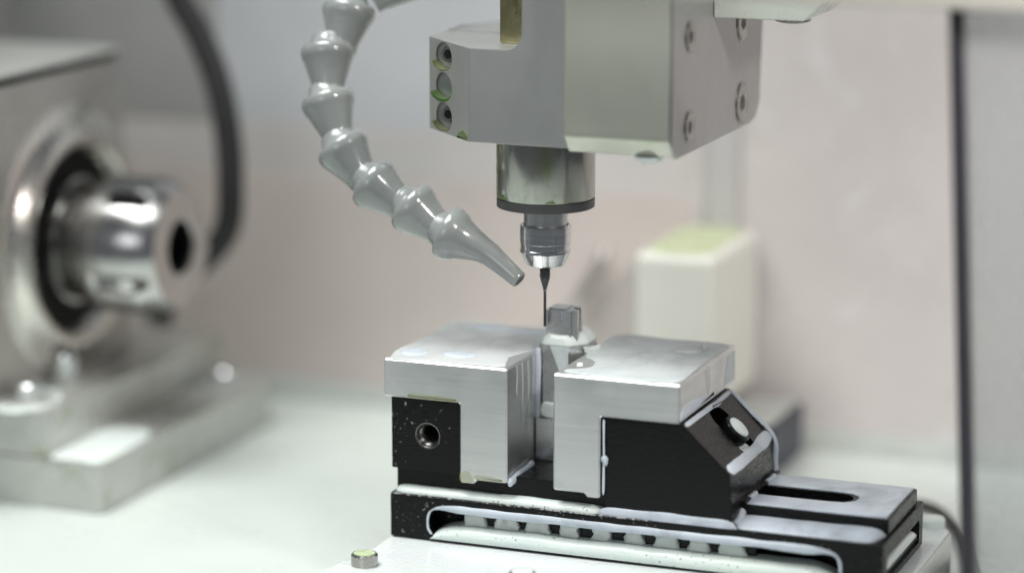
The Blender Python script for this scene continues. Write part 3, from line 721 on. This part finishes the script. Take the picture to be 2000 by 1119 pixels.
# ================================================================== coolant hose
hose = thing('coolant_hose', (-16, 106, 139), 'grey jointed coolant hose curving down to the cutter', 'coolant hose')
HP = [(-315.0, 305.4, 654.1), (-366.3, 278.5, 624.1), (-416.1, 252.9, 596.9), (-418.8, 227.2, 537.1), (-439.3, 205.1, 523.4), (-426.0, 178.9, 458.2), (-424.0, 169.3, 436.6), (-396.2, 150.4, 378.4), (-381.2, 139.9, 354.9), (-338.4, 128.8, 305.5), (-314.2, 125.2, 296.2), (-258.8, 122.3, 261.1), (-233.4, 120.3, 257.3), (-180.0, 116.3, 220.7), (-157.4, 113.1, 216.2), (-81.3, 113.8, 185.4), (-16.6, 106.6, 139.4)]
HP = [Vector(p) for p in HP]
def segment(lip, end, nxt=None, dome=26):
    d = (end - lip); L = d.length + 14
    bm = NB()
    prof = [(24, -dome - 8), (28, -dome - 4), (30, -dome + 2), (35, -dome * .62), (38.5, -dome * .42), (40, -10), (41, -8.2), (44, -9.6), (47.2, -8), (49.4, -4), (50.3, 1), (50, 7), (48.6, 12), (46.4, 17), (44, 22), (31, L - 20), (29.5, L - 14), (28.5, L)]
    lathe(bm, prof, lip, d, 40); sg = obj('hose_segment', bm, 'hose', hose, smooth=40)
    bm = NB(); ring_ = []
    dd, uu, vv = frame_of(d)
    for a in range(0, 200, 10):
        aa = R(a + 20 * (lip.x % 9)); ring_.append(lip + dd * -9.2 + (uu * math.cos(aa) + vv * math.sin(aa)) * 41)
    tube(bm, ring_, [0.4 + 1.5 * math.sin(math.pi * k / 19) for k in range(20)], 8); obj('coolant_residue', bm, 'green_thin', sg)
    return sg
segment(HP[0] + (HP[0] - HP[1]) * .6, HP[1])
for i in (2, 4, 6, 8, 10, 12): segment(HP[i], HP[i + 1])
lip, mid, tip = HP[14], HP[15], HP[16]
bm = NB(); prof = [(22, -34), (28, -30), (30, -24), (35, -16), (40, -10), (41, -8.2), (44, -9.6), (47.2, -8), (49.4, -4), (50.3, 1), (50, 7), (48.6, 12), (46.4, 17), (44.4, 22)]
d1 = (mid - lip).normalized(); d2 = (tip - mid).normalized()
path = [(lip + d1 * h, r) for r, h in prof]
n1_ = (mid - lip).length
for t, r in ((.35, 39), (.6, 31), (.85, 25)): path.append((lip + d1 * n1_ * t, r))
path += [(mid + d2 * 8, 22), (mid.lerp(tip, .45), 19), (mid.lerp(tip, .9), 16.4), (tip - d2 * 2, 15.8), (tip, 14), (tip, 10), (tip - d2 * 25, 9)]
tube(bm, [p for p, r in path], [r for p, r in path], 40); obj('nozzle', bm, 'hose', hose, smooth=40)

# ================================================================== rotary chuck unit at the left
ch = thing('rotary_chuck', (-1150, 560, -440), 'blurred silver rotary chuck unit on a grey machined bracket', 'rotary chuck')
bm = NB(); box(bm, -1900, -967, 235, 1010, -440, -335, 6); obj('bracket_base', bm, 'cast', ch)
bm = NB(); box(bm, -1900, -1092, 236.5, 1015, -335.5, -240, 6); obj('bracket_riser', bm, 'cast', ch)
bm = NB(); box(bm, -1700, -1210, 120, 800, -240.5, 404, 6); obj('housing', bm, 'cast_face', ch)
bm = NB(); box(bm, -1700, -1222, 110, 796, 404, 418); obj('lid_gap', bm, 'seal_shade', ch)
bm = NB(); box(bm, -1700, -1210, 100, 800, 418, 428, 3); obj('housing_lid', bm, 'cast', ch)
cx_ = (-1210, 560, 50)
bm = NB(); lathe(bm, [(300, -2), (280, 1), (262, 6), (250, 14), (242, 24), (233, 33), (221, 38), (208, 36), (198, 27), (191, 10), (188, 4)], cx_, X, 96, cap=False); obj('flange_ring', bm, 'ring_satin', ch, smooth=60)
bm = NB(); lathe(bm, [(192, 1), (192, 5), (150, 5), (0, 5)], cx_, X, 72); obj('seal_recess', bm, 'seal_shade', ch)
bm = NB(); pr = [(134, 4), (134, 26), (120, 28), (120, 34)]
for i in range(5): pr += [(126, 36 + i * 14), (126, 43 + i * 14), (112, 44 + i * 14), (112, 49.5 + i * 14)]
pr += [(114, 107), (114, 114)]
lathe(bm, pr, cx_, X, 72); obj('threaded_collar', bm, 'bright_x', ch, smooth=25)
bm = NB(); lathe(bm, [(100, 110), (141, 111), (145, 115), (145, 216), (126, 258), (122, 264), (60, 264), (57, 261), (57, 170), (0, 170)], cx_, X, 72)
nut = obj('chuck_nut', bm, 'bright_x', ch, smooth=25)
cs = []
for a in (50, 140, 230, 335):
    p = Vector((cx_[0] + 192, cx_[1] + 142 * math.cos(R(a)) * -1, cx_[2] + 142 * math.sin(R(a))))
    n_ = Vector((0, -math.cos(R(a)), math.sin(R(a))))
    cs.append(slab(capsule(26, 19), p, Vector((1, 0, 0)), n_.cross(Vector((1, 0, 0))), n_, -22, 14))
carve(nut, *cs)
for a in (50, 335):
    p = Vector((cx_[0] + 192, cx_[1] - 142 * math.cos(R(a)), cx_[2] + 142 * math.sin(R(a)))); n_ = Vector((0, -math.cos(R(a)), math.sin(R(a))))
    obj('slot_shade_plug', slab(capsule(24, 17), p, Vector((1, 0, 0)), n_.cross(Vector((1, 0, 0))), n_, -24, -14), 'seal_shade', nut)  # dark plugs added on the slot floors to paint in their shade
bm = NB(); lathe(bm, [(56.5, 168), (56.5, 250), (56, 256)], cx_, X, 48, cap=False); lathe(bm, [(57, 170.6), (0, 171)], cx_, X, 48, cap=False); obj('bore', bm, 'seal_shade', nut)
for (x, y, zb, r, h) in ((-1168, 300, -240, 32, 42), (-1190, 480, -240, 30, 60), (-1040, 930, -335, 30, 34)):
    bm = NB(); lathe(bm, [(r * 1.75, 0), (r * 1.75, 8), (r * 1.5, 10), (r, 10)], (x, y, zb), Zv, 40); ws = obj('washer', bm, 'cast', ch)
    bm = NB(); lathe(bm, [(r, 8), (r, h - 3), (r - 3, h), (r * .5, h), (r * .45, h - 8), (0, h - 8)], (x, y, zb), Zv, 36); obj('bolt', bm, 'bright', ch)
bm = NB(); film(bm, [(-1087, 242), (-1090, 360), (-1088, 480), (-1030, 500), (-990, 490), (-972, 400), (-970, 242), (-1030, 240)], (0, 0, -335), X, Y, Zv, 8, 14)
stuff('coolant_puddle', bm, 'milk', 'white coolant puddle on the step of the chuck bracket')
bm = NB(); film(bm, [(-1236 + 62 * math.cos(R(a)) + 66, 300 + 95 * math.sin(R(a))) for a in range(0, 360, 40)], (0, 0, -240), X, Y, Zv, 7, 14)
stuff('coolant_puddle', bm, 'milk', 'white coolant puddle round the bolt of the chuck bracket')

# ================================================================== background things
cab = [(-1171.2, 954.5, 600), (-1150, 957, 520.6), (-1106.8, 959.6, 449.6), (-1060.3, 955.0, 350.6), (-1029.8, 941.8, 240.5), (-1014.0, 922.8, 130.5), (-1019.1, 910, 20.4), (-1085.0, 900, -60), (-1160, 900, -110), (-1190, 905, -200)]
bm = NB(); tube(bm, spline([(-1230, 950, 720)] + cab, 8), 30, 20)
obj('black_cable', bm, 'cable', None, 60, 'thick black cable arching behind the rotary chuck', 'cable')
bm = NB(); tube(bm, spline([(470, 800, -424), (545, 850, -424), (603, 824, -424), (655, 736, -424), (700, 635, -424), (742, 510, -424), (780, 388, -424), (806, 240, -424), (820, 80, -424)], 8), 10, 16)
obj('black_cable', bm, 'cable', None, 60, 'black cable on the table right of the vise', 'cable')
ts = thing('tool_setter', (60, 1040, -440), 'blurred cream block with green top on a navy base behind the vise', 'tool setter')
bm = NB(); box(bm, -75, 222, 960, 1200, -440, -325, 8); bs_ = obj('base', bm, 'navy', ts)
bm = NB(); box(bm, 80, 212, 968, 1192, -325, -321, 2); obj('base_lit_top', bm, 'skirting', bs_)  # paler sheet paints in the lit top of the dark base
bm = NB(); box(bm, -78, 104, 915, 1240, -300, 38, 22, 4); obj('cream_block', bm, 'cream', ts)
bm = NB(); box(bm, -62, 72, 930, 1200, -324.5, -301, 4); obj('foot', bm, 'navy', ts)
bm = NB(); film(bm, [(-50, 945), (70, 942), (78, 1080), (72, 1212), (-50, 1212), (-56, 1080)], (0, 0, 38), X, Y, Zv, 6, 12); obj('green_pool', bm, 'cream_green', ts)
bm = NB(); tube(bm, spline([(-256, 1262, -36), (-262, 1246, -60), (-288, 1236, -110), (-312, 1234, -150)], 8), 12, 16)
obj('drain_pipe', bm, M['cast_face'], None, 60, 'small blurred grey pipe on the rear wall behind the workpiece', 'pipe')

# ================================================================== door in front at the right
door = thing('machine_door', (900, -180, -440), 'wet clear door pane with dark rubber edge at the right', 'machine door')
bm = NB()
v = []
for x, y, z in ((830, -180, 698), (876, -180, -440), (1500, -180, -440), (1500, -180, 698)): v.append((x, z))
prism(bm, v, 1, -184, -178); obj('pane', bm, 'glass', door)
bm = NB(); prism(bm, [(820, 699), (842, 699), (904, -440), (882, -440)], 1, -196, -166, 5); obj('rubber_edge', bm, 'rubber', door)
bm = NB(); prism(bm, [(60, 700), (1600, 700), (1600, 748), (60, 748)], 1, -230, -170, 8); obj('header', bm, 'header', door)
